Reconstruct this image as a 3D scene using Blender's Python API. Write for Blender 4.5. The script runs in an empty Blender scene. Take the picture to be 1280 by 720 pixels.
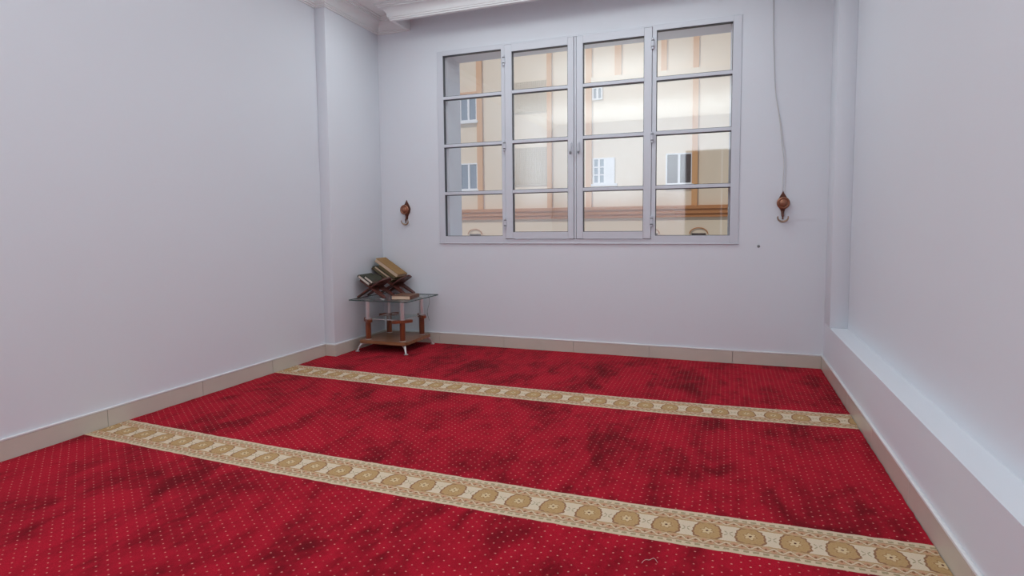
import bpy, bmesh, math, random
from mathutils import Matrix, Vector
random.seed(7)
S = bpy.context.scene
COL = S.collection
R = math.radians

# ------------------------------------------------------------------ camera
cd = bpy.data.cameras.new('camera')
cam = bpy.data.objects.new('camera', cd); COL.objects.link(cam)
cd.sensor_width = 36.0
cd.lens = 727.6 / 1280 * 36.0
cd.shift_x = (640 - 645.42) / 1280
cd.shift_y = -(360 - 336.5) / 1280
cd.clip_start = 0.02; cd.clip_end = 200
pit, rol, yaw = R(4.2301), R(-0.4959), R(19.9826)
Fv = Vector((-math.sin(yaw) * math.cos(pit), math.cos(yaw) * math.cos(pit), -math.sin(pit)))
Rv = Vector((math.cos(yaw), math.sin(yaw), 0)); Uv = Rv.cross(Fv)
R2 = math.cos(rol) * Rv + math.sin(rol) * Uv
U2 = -math.sin(rol) * Rv + math.cos(rol) * Uv
M4 = Matrix(((R2.x, U2.x, -Fv.x, 0), (R2.y, U2.y, -Fv.y, 0), (R2.z, U2.z, -Fv.z, 1.1), (0, 0, 0, 1)))
cam.matrix_world = M4
S.camera = cam

# ------------------------------------------------------------------ world, sun, lights, exposure
w = bpy.data.worlds.new('sky'); S.world = w; w.use_nodes = True
bg = w.node_tree.nodes['Background']
bg.inputs[0].default_value = (0.72, 0.84, 1.0, 1); bg.inputs[1].default_value = 0.55
sd = bpy.data.lights.new('sun', 'SUN'); sd.energy = 1.6; sd.angle = R(2); sd.color = (1, 0.97, 0.93)
so = bpy.data.objects.new('sun', sd); COL.objects.link(so)
so.rotation_euler = Vector((0.35, 0.72, -0.75)).to_track_quat('-Z', 'Y').to_euler()
# added fill without fixtures: a strip before the pelmet, areas washing the ceiling
for nm, loc, sx, sy, pw, up in (('ceiling_fill', (-1.27, 4.0, 3.0), 2.8, .5, 17, 0),
                                ('bounce_fill', (-2.1, -.3, 1.2), 1.4, 1.3, 35, 1),
                                ('bounce_fill', (-.35, -.3, 1.2), 1.4, 1.3, 32, 1),
                                ('bounce_fill', (-1.3, 2.25, 1.75), 1.4, 1.2, 22, 1)):
    ld = bpy.data.lights.new(nm, 'AREA'); ld.shape = 'RECTANGLE'; ld.size = sx; ld.size_y = sy
    ld.energy = pw; ld.color = (0.885, 0.99, 1.0); ld.spread = R(135) if up else R(180)
    lo = bpy.data.objects.new(nm, ld); COL.objects.link(lo)
    lo.location = loc; lo.rotation_euler = (math.pi if up else 0, 0, 0)
S.view_settings.view_transform = 'Standard'
S.view_settings.look = 'None'
S.view_settings.gamma = 1.0
S.view_settings.use_curve_mapping = False
S.view_settings.exposure = 0.04

# ------------------------------------------------------------------ material helpers
class N:
    """tiny wrapper so that node maths reads like maths"""
    def __init__(s, nt, sock): s.nt, s.s = nt, sock
    def op(s, o, *a):
        n = s.nt.nodes.new('ShaderNodeMath'); n.operation = o
        for i, v in enumerate((s,) + a):
            if isinstance(v, N): s.nt.links.new(v.s, n.inputs[i])
            else: n.inputs[i].default_value = v
        return N(s.nt, n.outputs[0])
    def __add__(s, b): return s.op('ADD', b)
    def __sub__(s, b): return s.op('SUBTRACT', b)
    def __mul__(s, b): return s.op('MULTIPLY', b)
    def __truediv__(s, b): return s.op('DIVIDE', b)
    def lt(s, b): return s.op('LESS_THAN', b)
    def gt(s, b): return s.op('GREATER_THAN', b)
    def fract(s): return s.op('FRACT')
    def floor(s): return s.op('FLOOR')
    def abs(s): return s.op('ABSOLUTE')
    def sqrt(s): return s.op('SQRT')
    def sin(s): return s.op('SINE')
    def mn(s, b): return s.op('MINIMUM', b)
    def mx(s, b): return s.op('MAXIMUM', b)
    def step(s, e0, e1):
        n = s.nt.nodes.new('ShaderNodeMapRange'); n.interpolation_type = 'SMOOTHSTEP'
        s.nt.links.new(s.s, n.inputs[0]); n.inputs[1].default_value = e0; n.inputs[2].default_value = e1
        return N(s.nt, n.outputs[0])
    def between(s, a, b): return s.gt(a) * s.lt(b)

def newmat(name):
    m = bpy.data.materials.new(name); m.use_nodes = True
    nt = m.node_tree; b = nt.nodes['Principled BSDF']
    return m, nt, b
def coords(nt):
    t = nt.nodes.new('ShaderNodeNewGeometry'); sp = nt.nodes.new('ShaderNodeSeparateXYZ')
    nt.links.new(t.outputs['Position'], sp.inputs[0])
    return t.outputs['Position'], N(nt, sp.outputs[0]), N(nt, sp.outputs[1]), N(nt, sp.outputs[2])
def noise(nt, vec, scale, detail=3, rough=.5, dist=0):
    n = nt.nodes.new('ShaderNodeTexNoise'); n.inputs['Scale'].default_value = scale
    n.inputs['Detail'].default_value = detail; n.inputs['Roughness'].default_value = rough
    n.inputs['Distortion'].default_value = dist
    nt.links.new(vec, n.inputs['Vector']); return N(nt, n.outputs['Fac'])
def mixc(nt, f, a, b):
    n = nt.nodes.new('ShaderNodeMix'); n.data_type = 'RGBA'
    for k, v in ((0, f), (6, a), (7, b)):
        if isinstance(v, N): nt.links.new(v.s, n.inputs[k])
        elif isinstance(v, bpy.types.NodeSocket): nt.links.new(v, n.inputs[k])
        elif k == 0: n.inputs[0].default_value = v
        else: n.inputs[k].default_value = (*v, 1)
    return n.outputs[2]
def bump(nt, b, h, strength, dist=.002):
    n = nt.nodes.new('ShaderNodeBump'); n.inputs['Strength'].default_value = strength
    n.inputs['Distance'].default_value = dist
    nt.links.new(h.s, n.inputs['Height']); nt.links.new(n.outputs[0], b.inputs['Normal'])
def srgb(r, g, b_):
    f = lambda c: (c / 255 / 12.92) if c <= 10 else ((c / 255 + .055) / 1.055) ** 2.4
    return (f(r), f(g), f(b_))
def plain(name, col, rough=.5, metal=0, var=.06, scale=12, bmp=0, bscale=80, spec=.5):
    m, nt, b = newmat(name)
    P, x, y, z = coords(nt)
    n = noise(nt, P, scale, 4)
    c = mixc(nt, n, tuple(v * (1 - var) for v in col), tuple(min(1, v * (1 + var)) for v in col))
    nt.links.new(c, b.inputs['Base Color'])
    b.inputs['Roughness'].default_value = rough; b.inputs['Metallic'].default_value = metal
    b.inputs['Specular IOR Level'].default_value = spec
    if bmp: bump(nt, b, noise(nt, P, bscale, 3), bmp, .001)
    return m
def wood(name, c1, c2, rough=.35, ax=0, scale=30):
    m, nt, b = newmat(name)
    tc = nt.nodes.new('ShaderNodeTexCoord'); mp = nt.nodes.new('ShaderNodeMapping')
    nt.links.new(tc.outputs['Object'], mp.inputs[0])
    sc = [scale] * 3; sc[ax] = scale * .12; mp.inputs['Scale'].default_value = sc
    n = noise(nt, mp.outputs[0], 1.5, 5, .6, 1.0)
    nt.links.new(mixc(nt, n.step(.3, .7), c1, c2), b.inputs['Base Color'])
    b.inputs['Roughness'].default_value = rough
    bump(nt, b, n, .15, .001)
    return m

M = {}
M['wall'] = plain('wall_paint', (.775, .79, .845), .55, var=.015, scale=1.3, bmp=.12, bscale=160, spec=.3)
M['ceiling'] = plain('ceiling_paint', (.87, .86, .86), .7, var=.01, scale=2)
M['plaster'] = plain('gypsum_moulding', (.84, .84, .85), .6, var=.01, scale=4)
M['alu'] = plain('white_aluminium', (.67, .68, .74), .32, var=.01, scale=5)
M['gasket'] = plain('black_rubber', (.035, .035, .045), .35, var=.1)
M['tile'] = plain('beige_tile', srgb(208, 198, 186), .2, var=.05, scale=9, spec=.28)
M['bead'] = plain('white_sealant', (.80, .79, .80), .5, var=.02)
M['grout'] = plain('grout', srgb(150, 142, 134), .8)
M['chrome'] = plain('chrome', (.66, .64, .64), .3, .75, var=.02)
M['steel'] = plain('brushed_steel', (.70, .70, .70), .3, .6, var=.02)
M['copper'] = plain('aged_copper', srgb(150, 100, 78), .36, .55, var=.25, scale=60)
M['copper_dark'] = plain('dark_copper', srgb(105, 62, 50), .42, .5, var=.25, scale=60)
M['brass'] = plain('pale_brass', srgb(165, 140, 120), .35, .6, var=.1, scale=60)
M['cord'] = plain('white_cord', (.72, .71, .71), .8)
M['thread'] = plain('pale_thread', (.7, .6, .55), .9)
M['wood_table'] = wood('reddish_brown_wood', srgb(124, 78, 52), srgb(160, 112, 78), .3, 0, 26)
M['wood_post'] = wood('turned_wood', srgb(104, 48, 26), srgb(142, 72, 40), .3, 2, 26)
M['wood_dark'] = wood('carved_dark_wood', srgb(58, 30, 26), srgb(112, 58, 48), .45, 0, 40)
M['paper'] = plain('page_edges', srgb(222, 196, 170), .8, var=.08, scale=200)
M['paper_white'] = plain('white_page_edges', srgb(226, 218, 206), .8, var=.06, scale=200)
M['paper_old'] = plain('old_page_edges', srgb(120, 104, 74), .8, var=.2, scale=200)
M['sheet'] = plain('white_paper', (.82, .82, .82), .7)
M['gold_cover'] = plain('tan_gold_cover', srgb(152, 112, 58), .5, var=.2, scale=30)
M['olive_cover'] = plain('olive_cover', srgb(78, 68, 46), .5, var=.25, scale=40)
M['green_cover'] = plain('dark_green_cover', srgb(52, 54, 38), .5, var=.3, scale=40)
M['brown_cover'] = plain('brown_cover', srgb(110, 74, 52), .5, var=.2, scale=40)
M['door'] = wood('dark_door_wood', srgb(50, 30, 20), srgb(70, 42, 28), .5, 2, 8)
M['f_wall'] = plain('peach_render', srgb(232, 213, 188), .9, var=.03, scale=1.5)
M['f_orange'] = plain('orange_render', srgb(218, 164, 112), .9, var=.04, scale=2)
M['f_mould'] = plain('brown_moulding', srgb(190, 128, 80), .8, var=.05, scale=2)
M['f_white'] = plain('white_upvc', (.85, .85, .87), .5)
M['f_glass'] = plain('blue_grey_window_glass', srgb(120, 140, 158), .12, var=.1)
M['f_dark'] = plain('dark_window_glass', srgb(66, 60, 60), .12, var=.1)
M['f_lattice'] = plain('lattice_screen', srgb(206, 188, 160), .7)
M['street'] = plain('pale_asphalt', (.4, .38, .36), .9, scale=1)

def glassmat(name, refl, tint, rough=0.0):
    m = bpy.data.materials.new(name); m.use_nodes = True; nt = m.node_tree
    nt.nodes.remove(nt.nodes['Principled BSDF']); out = nt.nodes['Material Output']
    t = nt.nodes.new('ShaderNodeBsdfTransparent'); t.inputs[0].default_value = (*tint, 1)
    g = nt.nodes.new('ShaderNodeBsdfGlossy'); g.inputs['Roughness'].default_value = rough
    g.inputs[0].default_value = (1, 1, 1, 1)
    mx = nt.nodes.new('ShaderNodeMixShader'); mx.inputs[0].default_value = refl
    nt.links.new(t.outputs[0], mx.inputs[1]); nt.links.new(g.outputs[0], mx.inputs[2])
    nt.links.new(mx.outputs[0], out.inputs[0]); return m
M['glass'] = glassmat('reflective_window_glass', .32, (.95, .96, .96), .03)
M['tglass'] = glassmat('table_glass', .16, (.88, .93, .92), .01)
M['tedge'] = plain('dark_glass_edge', (.05, .085, .08), .12, var=.05)

def carpet_red():
    m, nt, b = newmat('red_carpet_pile')
    P, x, y, z = coords(nt)
    j = noise(nt, P, 90, 2)
    px, py = x / .057 + (j - .5) * .06, y / .038 + (j - .5) * .10
    def d(u, v):
        a = (u.fract() - .5) * .057; c = (v.fract() - .5) * .038
        return (a * a * 0.7 + c * c).sqrt()
    dd = d(px, py).mn(d(px + .5, py + .5))
    fib = noise(nt, P, 420, 3, .7)
    dot = (dd + (fib - .5) * .003).step(.0033, .0016) * noise(nt, P, 60, 1).step(.25, .55)
    mp = nt.nodes.new('ShaderNodeMapping'); nt.links.new(P, mp.inputs[0])
    mp.inputs['Scale'].default_value = (1.0, .55, 1); mp.inputs['Rotation'].default_value = (0, 0, R(-18))
    big = noise(nt, mp.outputs[0], 3.4, 6, .66, .35)   # brushed patches of the pile, their lean shading put into the colour
    mid = noise(nt, mp.outputs[0], 14, 4, .6, .2)
    k = (big * .66 + mid * .34).step(.33, .60)
    base = mixc(nt, k, srgb(96, 4, 18), srgb(192, 22, 48))
    base = mixc(nt, fib.step(.38, .66) * .6, base, srgb(116, 6, 20))
    c = mixc(nt, dot * .75, base, srgb(236, 172, 158))
    nt.links.new(c, b.inputs['Base Color'])
    b.inputs['Roughness'].default_value = .95; b.inputs['Specular IOR Level'].default_value = .08
    b.inputs['Sheen Weight'].default_value = .08; b.inputs['Sheen Tint'].default_value = (.9, .3, .3, 1)
    bump(nt, b, fib, .6, .004)
    return m
M['carpet'] = carpet_red()

PER, BW = .1424, .248
# centre lines of the two woven bands: they sag a little between the walls
BANDS = ((2.105, -.6, .0114, .016), (3.510, -1.0, .013, .0204))
def band_mid(k, x):
    y, x0, al, ar = BANDS[k]; d = x - x0
    return y + (al if d < 0 else ar) * d * d
def carpet_band(kk, phase):
    m, nt, b = newmat('cream_border_band')
    P, x, y, z = coords(nt)
    fib = noise(nt, P, 380, 3, .7); jit = noise(nt, P, 150, 2); jit2 = noise(nt, P, 40, 2)
    yb, xb, al, ar = BANDS[kk]
    dn, dp = (x - xb).mn(0.0), (x - xb).mx(0.0)
    mid = dn * dn * al + dp * dp * ar + yb
    xx = x + (jit - .5) * .007 + (jit2 - .5) * .006
    vy = y - mid + (jit - .5) * .006
    t = vy / BW; tm = t.abs()
    cream = srgb(222, 200, 172); ochre = srgb(184, 142, 92); brown = srgb(140, 90, 58)
    grey = srgb(154, 138, 104); pink = srgb(206, 152, 122); gold = srgb(194, 158, 112); lite = srgb(222, 198, 158)
    dk = srgb(92, 46, 34); white = srgb(228, 210, 186)
    col = mixc(nt, fib.step(.25, .75) * .35, cream, srgb(204, 178, 146))
    fx = (xx / .031).fract()
    col = mixc(nt, tm.between(.392, .440) * fx.between(.12, .70) * .8, col, grey)
    # plaited zone: two waving strands with dark eyes
    gz = tm.between(.222, .366)
    c = (tm - .294) / .066; wv = (xx * (2 * math.pi / .050)).sin() * .62
    col = mixc(nt, gz * .55, col, ochre)
    col = mixc(nt, gz * (c - wv).abs().lt(.34) * .9, col, pink)
    col = mixc(nt, gz * (c + wv).abs().lt(.30) * .85, col, cream)
    eye = (xx / .025 + .0).fract() - .5
    col = mixc(nt, gz * (c * c * 5.5 + eye * eye * 30).lt(.9) * .85, col, brown)
    col = mixc(nt, (c + wv).abs().between(.34, .46) * gz * .7, col, brown)
    col = mixc(nt, tm.between(.358, .376) * .65, col, brown)
    inb = tm.lt(.205)
    col = mixc(nt, inb * .75, col, white)
    col = mixc(nt, tm.between(.205, .224) * .85, col, ochre)
    # medallions
    ux = (((xx - phase) / PER).fract() - .5) * PER
    ang = nt.nodes.new('ShaderNodeMath'); ang.operation = 'ARCTAN2'
    nt.links.new(vy.s, ang.inputs[0]); nt.links.new(ux.s, ang.inputs[1]); an = N(nt, ang.outputs[0])
    ax_, ay_ = (ux / (vy * -.12 + .0465)).abs(), (vy / .053).abs()
    rr = (ax_ * ax_ * ax_ + ay_ * ay_ * ay_).op('POWER', 1 / 3)
    rl = rr + (an * 14).sin() * .035 + (jit2 - .5) * .12
    col = mixc(nt, rl.between(.90, 1.06) * inb * .9, col, brown)
    col = mixc(nt, rl.lt(.92) * inb, col, gold)
    col = mixc(nt, rl.between(.55, .90) * inb * (jit * .6 + fib * .4).step(.42, .58) * .5, col, ochre)
    r = (ux * ux + vy * vy * .8).sqrt()
    col = mixc(nt, (r + (an * 6).sin() * .004).between(.018, .0215) * inb * .55, col, brown)
    col = mixc(nt, (r + (an * 6).sin() * .004).lt(.0165) * inb * .85, col, lite)
    col = mixc(nt, r.lt(.0046) * inb, col, dk)
    # little crosses between the medallions
    u2 = (((xx - phase) / PER + .5).fract() - .5) * PER
    cr = (u2.abs() - vy.abs()).abs().lt(.003) * u2.abs().between(.003, .014)
    col = mixc(nt, cr * .8, col, grey)
    col = mixc(nt, fib.step(.35, .75) * .28, col, srgb(158, 122, 88))
    nt.links.new(col, b.inputs['Base Color'])
    b.inputs['Roughness'].default_value = .95; b.inputs['Specular IOR Level'].default_value = .08
    bump(nt, b, fib, .6, .004)
    return m

# ------------------------------------------------------------------ mesh helpers
def bm_box(bm, x0, x1, y0, y1, z0, z1, bev=0, seg=1):
    r = bmesh.ops.create_cube(bm, size=1)
    vs = r['verts']
    for v in vs:
        v.co = Vector(((x0 + x1) / 2 + v.co.x * (x1 - x0), (y0 + y1) / 2 + v.co.y * (y1 - y0), (z0 + z1) / 2 + v.co.z * (z1 - z0)))
    if bev:
        es = list({e for v in vs for e in v.link_edges})
        bmesh.ops.bevel(bm, geom=es, offset=bev, segments=seg, profile=.5, affect='EDGES')
def bm_tube(bm, pts, rad, seg=10, cap=True):
    pts = [Vector(p) for p in pts]; n = len(pts)
    if not isinstance(rad, (list, tuple)): rad = [rad] * n
    rings = []; up = None
    for i, p in enumerate(pts):
        t = (pts[min(i + 1, n - 1)] - pts[max(i - 1, 0)]).normalized()
        if up is None:
            up = Vector((0, 0, 1)) if abs(t.z) < .9 else Vector((1, 0, 0))
        a = (up - t * up.dot(t)).normalized(); c = t.cross(a); up = a
        rings.append([bm.verts.new(p + (a * math.cos(q) + c * math.sin(q)) * rad[i]) for q in (2 * math.pi * k / seg for k in range(seg))])
    for i in range(n - 1):
        for k in range(seg):
            bm.faces.new((rings[i][k], rings[i][(k + 1) % seg], rings[i + 1][(k + 1) % seg], rings[i + 1][k]))
    if cap:
        bm.faces.new(list(reversed(rings[0]))); bm.faces.new(rings[-1])
def bm_lathe(bm, prof, seg=24, mat=None):
    """prof: list of (radius, z) about z"""
    mat = mat or Matrix()
    rings = []
    for r, z in prof:
        rings.append([bm.verts.new(mat @ Vector((max(r, 1e-5) * math.cos(2 * math.pi * k / seg), max(r, 1e-5) * math.sin(2 * math.pi * k / seg), z))) for k in range(seg)])
    for i in range(len(prof) - 1):
        for k in range(seg):
            bm.faces.new((rings[i][k], rings[i][(k + 1) % seg], rings[i + 1][(k + 1) % seg], rings[i + 1][k]))
    bm.faces.new(list(reversed(rings[0]))); bm.faces.new(rings[-1])
def bm_prism(bm, poly, t0, t1, mat):
    """poly of (a,b) extruded along c from t0 to t1 ; mat maps (a,b,c)"""
    lo = [bm.verts.new(mat @ Vector((a, b, t0))) for a, b in poly]
    hi = [bm.verts.new(mat @ Vector((a, b, t1))) for a, b in poly]
    n = len(poly)
    bm.faces.new(list(reversed(lo))); bm.faces.new(hi)
    for i in range(n): bm.faces.new((lo[i], lo[(i + 1) % n], hi[(i + 1) % n], hi[i]))
def bm_sweep(bm, prof, path, zc):
    """closed profile (u outward to the right of the path, v below zc) swept along an open 2D path with mitres"""
    pts = [Vector(p) for p in path]; n = len(pts); rings = []
    nr = lambda d: Vector((d.y, -d.x))
    for i, p in enumerate(pts):
        d0 = (pts[i] - pts[i - 1]).normalized() if i else None
        d1 = (pts[i + 1] - pts[i]).normalized() if i < n - 1 else None
        if d0 is None: o = nr(d1)
        elif d1 is None: o = nr(d0)
        else:
            a, c = nr(d0), nr(d1); s = a + c; o = s * (2 / s.dot(s)) if s.length > 1e-6 else a
        rings.append([bm.verts.new((p.x + o.x * u, p.y + o.y * u, zc - v)) for u, v in prof])
    k = len(prof)
    for i in range(n - 1):
        for j in range(k):
            bm.faces.new((rings[i][j], rings[i][(j + 1) % k], rings[i + 1][(j + 1) % k], rings[i + 1][j]))
    bm.faces.new(rings[0]); bm.faces.new(list(reversed(rings[-1])))
def obj(name, bm, mat, parent=None, smooth=None, label=None):
    bmesh.ops.recalc_face_normals(bm, faces=bm.faces[:])
    me = bpy.data.meshes.new(name); bm.to_mesh(me); bm.free()
    me.materials.append(M[mat] if isinstance(mat, str) else mat)
    if smooth is not None:
        for p in me.polygons: p.use_smooth = True
        me.set_sharp_from_angle(angle=R(smooth))
    o = bpy.data.objects.new(name, me); COL.objects.link(o)
    if parent: o.parent = parent
    if label: o['label'] = label
    return o
def box(name, x0, x1, y0, y1, z0, z1, mat, parent=None, bev=0, seg=1, label=None):
    bm = bmesh.new(); bm_box(bm, x0, x1, y0, y1, z0, z1, bev, seg)
    return obj(name, bm, mat, parent, 40 if bev and seg > 1 else None, label)
def boxes(name, lst, mat, parent=None, bev=0):
    bm = bmesh.new()
    for b in lst: bm_box(bm, *b, bev)
    return obj(name, bm, mat, parent)
def tag(o, label, cat=None, group=None, kind=None):
    o['label'] = label
    if cat: o['category'] = cat
    if group: o['group'] = group
    if kind: o['kind'] = kind
    return o
def thing(name, label, cat, loc=(0, 0, 0), rotz=0, group=None, kind=None):
    o = bpy.data.objects.new(name, None); COL.objects.link(o)
    o.location = loc; o.rotation_euler = (0, 0, rotz); o.empty_display_size = .05
    return tag(o, label, cat, group, kind)
def share(src, name, parent, loc=None, rot=None):
    o = src.copy(); o.name = name; COL.objects.link(o); o.parent = parent
    if loc is not None: o.location = loc
    if rot is not None: o.rotation_euler = rot
    return o

# ------------------------------------------------------------------ the room
D, XL, XP, YP = 4.83, -3.223, -3.122, 4.063        # back wall, left wall, left pilaster
XR, XN, YN, ZL = .686, .80, 4.583, .3623           # right wall, niche wall, niche pilaster, ledge
ZC, YB, YO = 3.02, -1.25, 5.14                     # ceiling, rear wall, outer face of back wall
CT = .012                                          # carpet thickness

tag(box('floor', XL - .2, XN + .2, YB - .2, YO, -.15, 0, 'grout'), 'concrete floor slab hidden beneath the red carpet', 'floor', kind='structure')
tag(box('ceiling', XL - .2, XN + .2, YB - .2, YO, ZC, ZC + .2, 'ceiling'), 'plain off-white ceiling above the moulded cornice', 'ceiling', kind='structure')
wl = tag(box('wall_left', XL - .2, XL, YB - .2, YO, 0, ZC, 'wall'), 'long plain white painted wall with a corner pilaster', 'wall', kind='structure')
box('pilaster', XL, XP, YP, D, 0, ZC, 'wall', wl, .004, 2)
# back wall with the window opening, in two depths
WX0, WX1, WZ0, WZ1 = -2.502, .076, .953, 2.676     # frame outline
OX0, OX1, OZ0, OZ1 = -2.425, -.005, .99, 2.648     # outer opening
YF = D + .05
wb = tag(boxes('wall_back', [
    (XL, WX0, D, YF, 0, ZC), (WX1, XN + .2, D, YF, 0, ZC), (WX0, WX1, D, YF, 0, WZ0), (WX0, WX1, D, YF, WZ1, ZC),
    (XL, OX0, YF, YO, 0, ZC), (OX1, XN + .2, YF, YO, 0, ZC), (OX0, OX1, YF, YO, 0, OZ0), (OX0, OX1, YF, YO, OZ1, ZC)], 'wall'),
    'white painted wall holding the gridded window', 'wall', kind='structure')
wr = tag(boxes('wall_right', [(XR, XN + .2, YB - .2, D, 0, ZL), (XN, XN + .2, YB - .2, D, ZL, ZC)], 'wall'),
    'white wall with a long low ledge and recessed upper part', 'wall', kind='structure')
box('pilaster', XR, XN, YN, D, ZL, ZC, 'wall', wr, .003, 2)
# rear wall with the dark double door that the window glass mirrors
DX0, DX1, DZ = -.74, .50, 2.42
wre = tag(boxes('wall_rear', [(XL, DX0, YB - .2, YB, 0, ZC), (DX1, XN, YB - .2, YB, 0, ZC), (DX0, DX1, YB - .2, YB, DZ, ZC)], 'wall'),
    'white painted wall opposite the window', 'wall', kind='structure')
dr = thing('door_1', 'dark brown wooden double door in the wall opposite the window', 'door', (0, YB, 0), kind='structure')
for a, c in ((DX0, (DX0 + DX1) / 2 - .002), ((DX0 + DX1) / 2 + .002, DX1)):
    bm = bmesh.new(); bm_box(bm, a + .005, c - .005, -.09, -.045, .005, DZ - .005)
    for z0, z1 in ((.15, 1.0), (1.15, 2.28)): bm_box(bm, a + .09, c - .09, -.046, -.03, z0, z1, .006)
    obj('door_leaf', bm, 'door', dr)

# cornice and pelmet mouldings
PROF = [(0, .126), (.010, .126), (.012, .116), (.020, .113), (.020, .102), (.027, .099), (.029, .090)]
PROF += [(.029 + .052 * (1 - math.cos(q)), .090 - .055 * math.sin(q)) for q in (R(15 * k) for k in range(1, 7))]
PROF += [(.086, .034), (.086, .024), (.097, .021), (.099, .010), (.112, .007), (.112, 0), (0, 0)]
bm = bmesh.new(); bm_sweep(bm, PROF, [(XL, YB), (XL, YP), (XP, YP), (XP, D), (-2.80, D)], ZC)
tag(obj('trim_1', bm, 'plaster', None, 30), 'stepped white ceiling cornice over the left wall and pilaster', 'cornice', kind='structure')
bm = bmesh.new(); bm_sweep(bm, PROF[:-1] + [(-.022, 0), (-.022, .126)], [(-2.79, D), (-2.79, 4.545), (XR, 4.545)], ZC)
tag(obj('trim_2', bm, 'plaster', None, 30), 'moulded white curtain pelmet hanging in front of the window wall', 'pelmet', kind='structure')

# skirting of single glossy tiles with a white bead on top
HB, TB = .116, .012
def skirting(name, label, axis, wallpos, sgn, a0, a1, joints, extra=()):
    root = thing(name, label, 'skirting', (0, 0, 0), kind='structure')
    cuts = [a0] + sorted(j for j in joints if a0 < j < a1) + [a1]
    g = .0012
    for c0, c1 in zip(cuts[:-1], cuts[1:]):
        lo, hi = sorted((wallpos, wallpos + sgn * TB))
        b = (lo, hi, c0 + g, c1 - g) if axis == 'y' else (c0 + g, c1 - g, lo, hi)
        box('tile', *b, 0, HB - .011, 'tile', root, .0012)
    lo, hi = sorted((wallpos, wallpos + sgn * (TB + .002)))
    b = (lo, hi, a0, a1) if axis == 'y' else (a0, a1, lo, hi)
    box('bead', *b, HB - .011, HB, 'bead', root, .003, 2)
    for e in extra:
        box('tile', *e, 0, HB - .011, 'tile', root, .0012)
        box('bead', e[0], e[1], e[2], e[3], HB - .011, HB, 'bead', root, .003, 2)
    return root
skirting('baseboard_left', 'beige tile skirting along the left wall and around its pilaster', 'y', XL, 1, YB, YP - TB,
         [2.191 + .6225 * k for k in range(-6, 4)],
         extra=((XL, XP + TB, YP - TB, YP), (XP, XP + TB, YP, 4.42), (XP, XP + TB, 4.4225, D - TB)))
skirting('baseboard_back', 'beige tile skirting below the window', 'x', D, -1, XP, XR - TB, [-2.52 + .6425 * k for k in range(0, 6)])
skirting('baseboard_right', 'beige tile skirting under the low ledge', 'y', XR, -1, YB, D, [4.43 - .62 * k for k in range(0, 10)])

# ------------------------------------------------------------------ carpet
cp = thing('carpet', 'wall-to-wall red carpet with fine dots and two cream patterned bands', 'carpet')
CX0, CX1 = XL + TB + .001, XR - TB - .001
def hgt(x, y):
    return CT + .0016 * math.sin(x * 3.1 + y * 1.7) * math.sin(y * 2.3 - x * 1.1) + .0007 * math.sin(x * 17 + 3 * y) * math.sin(y * 13)
def carpet_part(name, f0, f1, mat, ny, xe=None):
    """strip of carpet between the lines y = f0(x) and y = f1(x)"""
    nx = 130; bm = bmesh.new(); g = []; rnd = random.Random(ny)
    for j in range(ny + 1):
        row = []
        for i in range(nx + 1):
            xl = xe or CX0
            x = xl + (CX1 - xl) * i / nx
            if i == 0: x += rnd.random() * .006
            if i == nx: x -= rnd.random() * .004
            y = f0(x) + (f1(x) - f0(x)) * j / ny - (rnd.random() * .005 if (xe and j == ny) else 0)
            row.append(bm.verts.new((x, y, hgt(x, y))))
        g.append(row)
    for j in range(ny):
        for i in range(nx): bm.faces.new((g[j][i], g[j][i + 1], g[j + 1][i + 1], g[j + 1][i]))
    ring = g[0] + [r[-1] for r in g[1:-1]] + list(reversed(g[-1])) + [r[0] for r in reversed(g[1:-1])]
    low = [bm.verts.new((v.co.x, v.co.y, .001)) for v in ring]
    for i in range(len(ring)):
        k = (i + 1) % len(ring); bm.faces.new((ring[i], low[i], low[k], ring[k]))
    return obj(name, bm, mat, cp, 50)
edge = lambda k, sg: (lambda x: band_mid(k, x) + sg * BW / 2 + .0012 * math.sin(x * 61) + .001 * math.sin(x * 137))
cst = lambda v: (lambda x: v)
YS = YP - TB - .002
carpet_part('pile_field', cst(YB), edge(0, -1), 'carpet', 60)
carpet_part('border_band', edge(0, -1), edge(0, 1), carpet_band(0, -1.191 + PER / 2), 8)['label'] = 'cream band woven with gold medallions'
carpet_part('pile_field', edge(0, 1), edge(1, -1), 'carpet', 30)
carpet_part('border_band', edge(1, -1), edge(1, 1), carpet_band(1, -.025 + PER / 2), 8)['label'] = 'cream band woven with gold medallions'
carpet_part('pile_field', edge(1, 1), cst(YS), 'carpet', 12)
carpet_part('pile_field', cst(YS), cst(D - TB - .001), 'carpet', 20, XP + TB + .001)

# ------------------------------------------------------------------ window
win = thing('window_1', 'white aluminium window of four lights, each with four panes', 'window', (0, 0, 0), kind='structure')
YW0 = D - .008                                       # front face of the fixed frame
CXW = -1.2165
GZ0, GZ1 = 1.0137, 2.633                             # fixed glass
SZ0, SZ1 = .989, 2.660                               # sashes
SG0, SG1 = 1.048, 2.600
BZ = (1.402, 1.832, 2.258)
fixed = ((-2.444, -1.879), (-.556, .011))
sash = ((-1.845, -1.230, -1.779, -1.281), (-1.206, -.590, -1.151, -.652))
bm = bmesh.new()
YFB = D + .045
bm_box(bm, WX0, fixed[0][0], YW0, YFB, WZ0, WZ1, .003)
bm_box(bm, fixed[1][1], WX1, YW0, YFB, WZ0, WZ1, .003)
bm_box(bm, fixed[0][0], fixed[0][1], YW0, YFB, WZ0, GZ0); bm_box(bm, fixed[1][0], fixed[1][1], YW0, YFB, WZ0, GZ0)
bm_box(bm, fixed[0][0], fixed[0][1], YW0, YFB, GZ1, WZ1); bm_box(bm, fixed[1][0], fixed[1][1], YW0, YFB, GZ1, WZ1)
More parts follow.
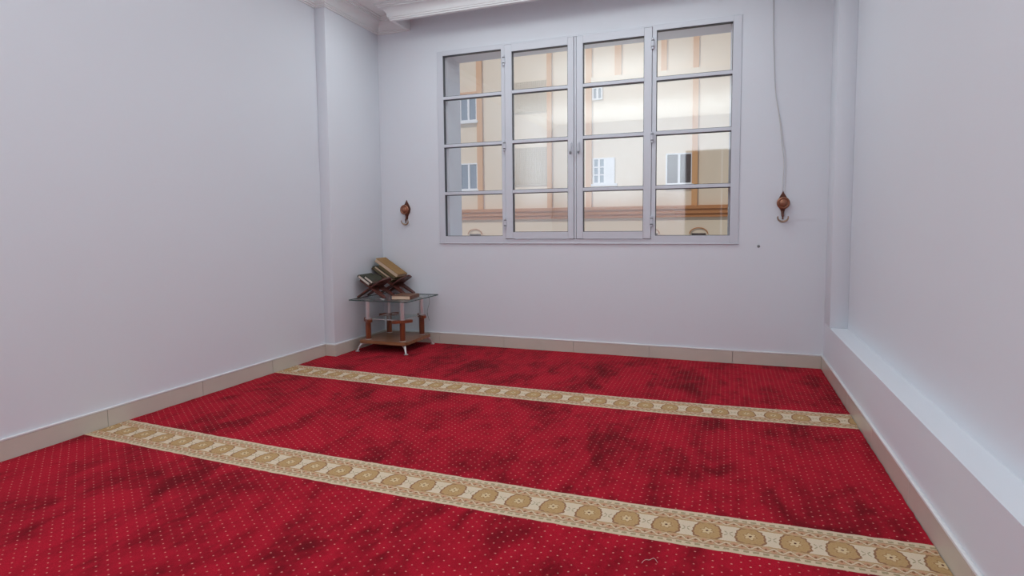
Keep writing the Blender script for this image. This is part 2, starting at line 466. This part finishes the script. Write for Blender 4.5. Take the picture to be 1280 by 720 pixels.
bm_box(bm, fixed[0][1], sash[0][0] - .003, YW0, YFB, WZ0, WZ1); bm_box(bm, sash[1][1] + .003, fixed[1][0], YW0, YFB, WZ0, WZ1)
bm_box(bm, sash[0][0] - .003, sash[1][1] + .003, YW0, YFB, WZ0, SZ0 - .003)
bm_box(bm, sash[0][0] - .003, sash[1][1] + .003, YW0, YFB, SZ1 + .003, WZ1)
obj('frame', bm, 'alu', win)
box('sill_strip', WX0 - .005, WX1 + .005, YW0 - .004, D + .002, WZ0 - .008, WZ0, 'alu', win, .002)
bm = bmesh.new(); yb = D + .03                       # dark strip standing in for the shade in the gap behind the sashes
for x0, x1 in ((sash[0][0] - .003, sash[0][2]), (sash[0][3], sash[1][2]), (sash[1][3], sash[1][1] + .003)):
    bm_box(bm, x0, x1, yb, yb + .012, SZ0 - .003, SZ1 + .003)
obj('shade_strip', bm, 'gasket', win)

def light(parent, x0, x1, z0, z1, yf, depth):
    """muntins, rubber beads and four panes in one light"""
    zs = [z0] + [v for b in BZ for v in (b - .0135, b + .0135)] + [z1]
    for b in BZ: box('muntin', x0, x1, yf + .002, yf + depth, b - .0135, b + .0135, 'alu', parent, .002)
    for k in range(4):
        a, c = zs[2 * k], zs[2 * k + 1]; t = .0035; y0, y1 = yf + .007, yf + depth - .004
        bm = bmesh.new()
        bm_box(bm, x0, x0 + t, y0, y1, a, c); bm_box(bm, x1 - t, x1, y0, y1, a, c)
        bm_box(bm, x0 + t, x1 - t, y0, y1, a, a + t); bm_box(bm, x0 + t, x1 - t, y0, y1, c - t * 1.5, c)
        obj('glazing_bead', bm, 'gasket', parent)
        # one sheet of solar glass
        bm = bmesh.new()
        yg = yf + .024
        v = [bm.verts.new(q) for q in ((x0 + t, yg, a + t), (x1 - t, yg, a + t), (x1 - t, yg, c - t), (x0 + t, yg, c - t))]
        bm.faces.new(v); obj('pane', bm, 'glass', parent)
for x0, x1 in fixed:
    fl = bpy.data.objects.new('fixed_light', None); COL.objects.link(fl); fl.parent = win
    light(fl, x0, x1, GZ0, GZ1, YW0, .045)
for si, (x0, x1, g0, g1) in enumerate(sash):
    ys = D - .016; bm = bmesh.new()
    bm_box(bm, x0, g0, ys, ys + .045, SZ0, SZ1, .003); bm_box(bm, g1, x1, ys, ys + .045, SZ0, SZ1, .003)
    bm_box(bm, g0, g1, ys, ys + .045, SZ0, SG0); bm_box(bm, g0, g1, ys, ys + .045, SG1, SZ1)
    so_ = obj('sash', bm, 'alu', win)
    light(so_, g0, g1, SG0, SG1, ys, .045)
    hx = x1 - .022 if si == 0 else x0 + .022
    bm = bmesh.new(); bm_box(bm, hx - .009, hx + .009, ys - .012, ys, 1.715, 1.80, .003)
    bm_box(bm, hx - .006, hx + .006, ys - .034, ys - .010, 1.70, 1.722, .003)
    bm_box(bm, hx - .006, hx + .006, ys - .034, ys - .024, 1.70, 1.79, .003)
    obj('handle', bm, 'alu', so_)
    ex = x0 - .006 if si == 0 else x1 + .006
    for hz in (1.13, 1.80, 2.53):
        bm = bmesh.new(); bm_tube(bm, [(ex, ys - .006, hz - .042), (ex, ys - .006, hz + .042)], .010, 10)
        bm_box(bm, ex - .016, ex + .016, ys - .004, YW0 + .001, hz - .03, hz + .03, .002)
        hg = obj('hinge', bm, 'alu', so_, 40)
        bm = bmesh.new()
        for q in (-.024, .024): bm_tube(bm, [(ex, ys - .006, hz + q - .003), (ex, ys - .006, hz + q + .003)], .0112, 10)
        obj('pin_gap', bm, 'gasket', hg)

box('astragal', -1.2265, -1.2095, D - .012, D + .029, SZ0, SZ1, 'alu', win, .002)

# ------------------------------------------------------------------ curtain tiebacks, cord, plug
def tieback(loc, label, group):
    r = thing('curtain_tieback', label, 'curtain hook', loc, 0, group)
    prof = [(0, .092), (.008, .074), (.020, .054), (.034, .026), (.039, .008), (.036, -.008), (.030, -.03), (.016, -.048), (.011, -.066), (.009, -.09)]
    poly = [(a, b) for a, b in prof] + [(-a, b) for a, b in reversed(prof[1:])]
    bm = bmesh.new(); bm_prism(bm, poly, 0, .007, Matrix(((1, 0, 0, 0), (0, 0, -1, 0), (0, 1, 0, 0), (0, 0, 0, 1))))
    obj('backplate', bm, 'copper_dark', r)
    my = Matrix.Rotation(R(90), 4, 'X')               # local z -> -y (into the room)
    bm = bmesh.new(); bm_lathe(bm, [(.012, .004), (.010, .030), (.014, .036)], 16, my); obj('spindle', bm, 'copper_dark', r, 40)
    bm = bmesh.new()
    bm_lathe(bm, [(.030, .036), (.043, .040), (.046, .046), (.043, .052), (.036, .054), (.032, .050), (.029, .050), (.026, .055), (.014, .060), (.004, .062)], 28, my)
    obj('rosette', bm, 'copper', r, 50)
    bm = bmesh.new()
    pts = [(0, -.012, -.06), (0, -.022, -.085), (0, -.026, -.105), (0, -.026, -.122)]
    bm_tube(bm, pts, [.008, .0065, .0055, .006], 10)
    bm_lathe(bm, [(.005, -.010), (.010, -.004), (.010, .004), (.005, .010)], 12, Matrix.Translation((0, -.024, -.094)))
    obj('stem', bm, 'copper_dark', r, 50)
    for sg in (-1, 1):
        bm = bmesh.new()
        pp = [(sg * .036 * math.sin(q) , -.030 - .010 * q, -.108 - .030 * math.cos(q)) for q in (R(12 * k) for k in range(0, 10))]
        bm_tube(bm, pp, [.0088 - .0005 * k for k in range(10)], 8)
        obj('hook', bm, 'brass', r, 50)
    return r
tieback((-2.848, D, 1.262), 'small copper curtain hook on the wall above the glass side table', 'curtain hooks')
tieback((.384, D, 1.255), 'small copper curtain hook under the thin white pull cord', 'curtain hooks')
cr = thing('pull_cord', 'thin white curtain pull cord hanging against the wall', 'cord', (0, 0, 0))
def cord_path(xb):
    key = ((3.0, .284), (2.5, .292), (2.1, .312), (1.8, .35 + (xb - .36) * .4), (1.55, .372 + (xb - .36) * .8), (1.345, xb))
    pts = []
    for k in range(29):
        z = 3.0 - (3.0 - 1.345) * k / 28
        for (z0, x0), (z1, x1) in zip(key[:-1], key[1:]):
            if z0 >= z >= z1 - 1e-6:
                f = (z0 - z) / (z0 - z1); f = f * f * (3 - 2 * f) * .3 + f * .7
                pts.append((x0 + (x1 - x0) * f, D - .010 - .003 * math.sin(z * 3), z)); break
    return pts
for xb in (.376, .394):
    bm = bmesh.new(); bm_tube(bm, cord_path(xb), .0022, 6); obj('strand', bm, 'cord', cr, 60)
bm = bmesh.new(); bm_lathe(bm, [(.011, 0), (.011, .003), (.007, .006), (.003, .0065)], 12, Matrix.Translation((.2215, D, .930)) @ Matrix.Rotation(R(90), 4, 'X'))
tag(obj('wall_plug', bm, plain('grey_plastic', (.22, .22, .23), .6), None, 40), 'tiny grey wall plug in the wall beneath the window corner', 'wall plug')

# ------------------------------------------------------------------ glass side table
TC = (-2.806, 4.515); ZT = .475
tb = thing('side_table', 'glass-topped side table with turned wooden posts and chrome feet', 'table', (TC[0], TC[1], CT), R(.5))
z = lambda v: v - CT
def rounded_sq(h, r, n=5):
    p = []
    for cx, cy, a0 in ((h - r, h - r, 0), (-h + r, h - r, 90), (-h + r, -h + r, 180), (h - r, -h + r, 270)):
        for k in range(n + 1):
            a = R(a0 + 90 * k / n); p.append((cx + r * math.cos(a), cy + r * math.sin(a)))
    return p
def slab(name, h, r, z0, z1, mat, parent, edge=None, bev=0):
    bm = bmesh.new(); bm_prism(bm, rounded_sq(h, r), z0, z1, Matrix())
    if bev:
        es = [e for e in bm.edges if abs(e.verts[0].co.z - e.verts[1].co.z) < 1e-6]
        bmesh.ops.bevel(bm, geom=es, offset=bev, segments=2, profile=.5, affect='EDGES')
    o = obj(name, bm, mat, parent)
    if edge:
        o.data.materials.append(M[edge])
        for p in o.data.polygons:
            if abs(p.normal.z) < .5: p.material_index = 1
    return o
slab('glass_top', .290, .012, z(ZT - .008), z(ZT), 'tglass', tb, 'tedge')
slab('lower_shelf', .236, .03, z(.088), z(.115), 'wood_table', tb, bev=.004)
slab('middle_shelf', .165, .02, z(.290), z(.297), 'tglass', tb, 'steel')
PH = .172
for sx, sy in ((1, -1), (-1, -1), (1, 1), (-1, 1)):
    bm = bmesh.new()
    bm_lathe(bm, [(.027, z(.115)), (.027, z(.121)), (.0235, z(.123)), (.0245, z(.20)), (.0235, z(.274))], 20, Matrix.Translation((sx * PH, sy * PH, 0)))
    po = obj('post', bm, 'wood_post', tb, 40)
    bm = bmesh.new(); bm_lathe(bm, [(.0285, z(.115)), (.0285, z(.1185)), (.026, z(.120))], 20, Matrix.Translation((sx * PH, sy * PH, 0)))
    obj('collar', bm, 'steel', po, 40)
    # cross bracket square to the diagonal, with pointed ends
    bm = bmesh.new()
    poly = [(.092, .008), (.078, .022), (.03, .030), (-.03, .030), (-.078, .022), (-.092, .008), (-.092, -.008), (-.078, -.022), (-.03, -.030), (.03, -.030), (.078, -.022), (.092, -.008)]
    bm_prism(bm, poly, z(.274), z(.298), Matrix.Translation((sx * PH, sy * PH, 0)) @ Matrix.Rotation(math.atan2(sx, -sy), 4, 'Z'))
    bmesh.ops.bevel(bm, geom=bm.edges[:], offset=.003, segments=1, affect='EDGES')
    obj('bracket', bm, 'wood_post', tb)
    bm = bmesh.new(); bm_lathe(bm, [(.025, z(.298)), (.025, z(.304)), (.0185, z(.306)), (.0185, z(.459)), (.024, z(.461)), (.024, z(ZT - .008))], 20, Matrix.Translation((sx * PH, sy * PH, 0)))
    obj('tube', bm, 'chrome', tb, 40)
    d = Vector((sx, sy, 0)).normalized(); b0 = Vector((sx * .20, sy * .20, 0))
    pts = [b0 + d * a + Vector((0, 0, c)) for a, c in ((-.035, z(.0875)), (.0, z(.084)), (.025, z(.073)), (.042, z(.052)), (.052, z(.030)), (.060, z(.021)))]
    bm = bmesh.new(); bm_tube(bm, pts, [.017, .016, .0125, .009, .0075, .007], 12)
    lg = obj('leg', bm, 'chrome', tb, 50)
    bm = bmesh.new(); e = b0 + d * .060
    bm_lathe(bm, [(.018, .0015), (.019, .006), (.012, .011), (.006, .012)], 16, Matrix.Translation(e)); obj('foot', bm, 'chrome', lg, 40)

# thin dark ribbon dangling from the table edge
bm = bmesh.new()
bm_tube(bm, [(-2.62 + .012 * math.sin(k * .5), 4.795 - .004 * k / 12, ZT - .010 - .24 * k / 14) for k in range(15)], .0016, 6)
tag(obj('dangling_cord', bm, M['gasket'], None, 60), 'thin dark cord dangling below the glass table top', 'cord')

# ------------------------------------------------------------------ folding book stands
TH = R(32.5); HL = .163
def book_stand(loc, depth, label):
    r = thing('book_stand', label, 'book stand', loc, 0, 'folding book stands on the glass table')
    L = .300; hd = depth / 2; lw = min(.055, depth * .3)
    top = [(hd, .106), (hd * .94, .126), (hd * .70, .132), (hd * .45, .146), (hd * .2, .156), (0, .160)]
    low = [(hd, .02), (hd, -.07), (hd * .97, -HL), (hd - lw * .75, -HL), (hd - lw, -.10), (hd * .42, -.062), (hd * .2, -.040), (0, -.034)]
    half = top[::-1] + low
    poly = half + [(-a, b) for a, b in reversed(half[1:-1])]
    for sg in (-1, 1):
        bm = bmesh.new()
        # a -> y, b -> along the board, c -> normal
        s = Vector((sg * math.cos(TH), 0, math.sin(TH))); n = Vector((-sg * math.sin(TH), 0, math.cos(TH)))
        mat = Matrix(((0, s.x, n.x, 0), (1, 0, 0, 0), (0, s.z, n.z, HL * math.sin(TH) + .006), (0, 0, 0, 1)))
        bm_prism(bm, poly, -.0065, .0065, mat)
        bmesh.ops.bevel(bm, geom=bm.edges[:], offset=.0015, segments=1, affect='EDGES')
        bd = obj('board', bm, 'wood_dark', r)
        bm = bmesh.new()
        for k in (-1, 1):                            # carved ribs across the wing
            bm_prism(bm, [(-hd * .8, .06 + k * .02), (hd * .8, .06 + k * .02), (hd * .8, .066 + k * .02), (-hd * .8, .066 + k * .02)], -.0085, .0085, mat)
        obj('carving', bm, 'wood_dark', bd)
    return r
RZ = ZT + .0005
S1 = (-2.955, 4.450, RZ); S2 = (-2.905, 4.712, RZ)
book_stand(S1, .20, 'dark carved folding book stand carrying thin dark green books')
book_stand(S2, .20, 'dark carved folding book stand carrying the tan-topped stack of books')
VZ = HL * math.sin(TH) + .006

def book(mat_world, wid, ln, th, cover, paper, label, group='books on the side table'):
    """spine at local -x, pages towards +x and both y ends, lying on local z = 0"""
    r = thing('book', label, 'book', group=group); r.matrix_world = mat_world
    c = .0028
    bm = bmesh.new(); bm_box(bm, c, wid - .004, -ln / 2 + .004, ln / 2 - .004, c, th - c)
    pg = obj('pages', bm, paper, r)
    bm = bmesh.new()
    bm_box(bm, 0, wid, -ln / 2, ln / 2, 0, c, .0008); bm_box(bm, 0, wid, -ln / 2, ln / 2, th - c, th, .0008)
    sp = [(c, 0), (-.003, th * .15), (-.0045, th * .5), (-.003, th * .85), (c, th), (c + .001, th), (c + .001, 0)]
    bm_prism(bm, sp, -ln / 2, ln / 2, Matrix(((1, 0, 0, 0), (0, 0, 1, 0), (0, 1, 0, 0), (0, 0, 0, 1))))
    obj('cover', bm, cover, r, 40)
    return r
def on_wing(st, h, s0, y, turn, extra=0):
    """frame on the left wing: origin at valley, local x runs down the wing; book placed so that local extents suit turn"""
    base = Matrix.Translation((st[0], st[1] + y, st[2] + VZ)) @ Matrix.Rotation(TH, 4, 'Y')
    return base @ Matrix.Translation((-s0, 0, .0085 + h)) @ Matrix.Rotation(turn, 4, 'Z')
# front stand: spine up the wing, page ends to the room
W1, W2 = .135, .095
book(on_wing(S1, .0, .022 + W1, .0, 0), W1, .20, .027, 'green_cover', 'paper_white', 'thin dark green book lying lowest on the front folding stand')
book(on_wing(S1, .0275, .008 + W2, .004, 0), W2, .19, .024, 'green_cover', 'paper_white', 'thin dark green book on top of another on the front folding stand')
# rear stand: stacked, fore-edges to the room (local x -> -y)
h = 0
for wd, ln, th, cov, pap, dx, dy, lab in (
        (.17, .232, .024, 'green_cover', 'paper_old', .0, .0, 'dark green book at the bottom of the leaning stack'),
        (.172, .222, .022, 'olive_cover', 'paper', .0, -.004, 'olive book second from the bottom of the leaning stack'),
        (.165, .205, .030, 'olive_cover', 'paper_old', .0, .004, 'thick olive book directly beneath the tan-covered one'),
        (  .165, .275, .034, 'gold_cover', 'paper', .0, -.006, 'big tan-covered book with cream page edges topping the leaning stack')):
    s_lo = .030 - (1 / math.tan(2 * TH)) * h                    # rests against the right wing
    m = on_wing(S2, h, s_lo + ln / 2 + dx, dy + wd / 2, R(-90))
    book(m, wd, ln, th, cov, pap, lab); h += th + .0006
# book lying flat on the glass
gb = Matrix.Translation((-2.575, 4.465, ZT + .0004)) @ Matrix.Rotation(R(180 + 9), 4, 'Z')
book(gb, .172, .215, .033, 'brown_cover', 'paper', 'brown-covered book lying flat on the glass table top')
bm = bmesh.new()
g = []
for i in range(7):
    row = []
    for j in range(5):
        u, v = i / 6, j / 4
        row.append(bm.verts.new((-2.865 + .075 * u, 4.285 + .05 * v, ZT + .0015 + .010 * math.sin(math.pi * u) * (1 - .5 * v))))
    g.append(row)
for i in range(6):
    for j in range(4): bm.faces.new((g[i][j], g[i + 1][j], g[i + 1][j + 1], g[i][j + 1]))
bmesh.ops.solidify(bm, geom=bm.faces[:], thickness=.001)
tag(obj('paper_slip', bm, 'sheet', None, 60), 'small curled white paper slip on the glass table top', 'paper')

# loose thread on the carpet
bm = bmesh.new()
bm_tube(bm, [(-.243 + .048 * k / 12, 1.826 + .036 * math.sin(math.pi * k / 15) + .004 * math.sin(k * .8), .0150 + .002 * math.sin(k)) for k in range(13)], .0007, 5)
tag(obj('loose_thread', bm, 'thread', None, 60), 'pale curled loose thread lying on the red carpet', 'thread')

# ------------------------------------------------------------------ the building across the street
FY = 27.0
st = tag(box('street', -40, 30, YO + .3, FY + 8, -3.7, -3.5, 'street'), 'pale street surface between the two buildings', 'street', kind='structure')
bd = thing('apartment_building', 'peach and orange building across the street seen through the window', 'building', (0, FY, -3.5))
ZB = 3.5                                             # facade values below are world heights
def fb(name, x0, x1, z0, z1, proud, mat, parent=bd, back=0):
    return box(name, x0, x1, -proud, back, z0 + ZB, z1 + ZB, mat, parent)
fb('wall', -24, 8, -3.5, 14, 0, 'f_wall', bd, 6)
for x0, x1 in ((-11.80, -11.52), (-8.17, -7.95), (-6.29, -6.02), (-4.95, -4.66), (-2.90, -2.66), (-1.54, -1.30)):
    z0 = 1.95 if x0 not in (-4.95, -2.90) else 7.83
    fb('pilaster', x0, x1, z0, 13, .12, 'f_orange')
for z0, z1, pr in ((1.44, 1.60, .14), (1.60, 1.80, .22), (1.80, 1.95, .30)):
    fb('moulding', -24, 8, z0, z1, pr, 'f_mould')
fb('ledge', -14.2, -11.80, 7.62, 7.74, .16, 'f_orange')
fb('ledge', -6.02, 8, 7.60, 7.86, .2, 'f_wall')
def fwin(x0, x1, z0, z1, glass='f_glass', div=1, cross=0, sill=True, shutter=None):
    wn = fb('window', x0, x1, z0, z1, .03, glass)
    t = .06
    for a, c, e, f in ((x0 - t, x0, z0, z1), (x1, x1 + t, z0, z1), (x0 - t, x1 + t, z1, z1 + t), (x0 - t, x1 + t, z0 - t, z0)):
        fb('window_frame', a, c, e, f, .08, 'f_white', wn).parent = wn
    for k in range(1, div + 1):
        xm = x0 + (x1 - x0) * k / (div + 1); fb('mullion', xm - .05, xm + .05, z0, z1, .075, 'f_white', wn)
    for k in range(1, cross + 1):
        zm = z0 + (z1 - z0) * k / (cross + 1); fb('glazing_bar', x0, x1, zm - .025, zm + .025, .06, 'f_white', wn)
    if shutter: fb('shutter', x1 + t, shutter, z0 - t, z1 + t, .1, 'f_white', wn)
    if sill: fb('sill', x0 - .12, (shutter or x1) + .12, z0 - .17, z0 - t, .18, 'f_white', wn)
    return wn
fwin(-12.66, -11.86, 6.40, 7.45); fwin(-12.70, -11.86, 3.0, 4.2)
fwin(-5.93, -5.58, 6.93, 7.38, sill=False); fwin(-5.90, -5.45, 3.08, 4.15, cross=2, shutter=-4.95)
fwin(-2.60, -1.58, 2.95, 4.2, 'f_dark')
for x0, x1, z0, z1 in ((-9.92, -8.20, 6.55, 7.98), (-9.88, -8.18, 3.08, 4.85)):
    lt = fb('lattice_screen', x0, x1, z0, z1, .02, 'f_wall')
    bm = bmesh.new(); n = 18
    for k in range(n + 1):
        xm = x0 + (x1 - x0) * k / n; bm_box(bm, xm - .022, xm + .022, -.07, -.03, z0 + ZB, z1 + ZB)
    for k in range(n + 1):
        zm = z0 + (z1 - z0) * k / n; bm_box(bm, x0, x1, -.06, -.02, zm + ZB - .02, zm + ZB + .02)
    lo = obj('lattice_bars', bm, 'f_lattice', lt); lo['kind'] = 'stuff'
for xc in (-12.0, -1.22, -3.3):                       # arched heads of the street level openings
    ar = fb('arched_opening', xc - .30, xc + .30, -1.6, .72, .03, 'f_dark')
    bm = bmesh.new()
    bm_tube(bm, [(xc + .38 * math.cos(R(a)), -.06, ZB + .70 + .26 * math.sin(R(a))) for a in range(0, 181, 12)], .022, 8)
    obj('arch_trim', bm, 'f_mould', ar, 50)
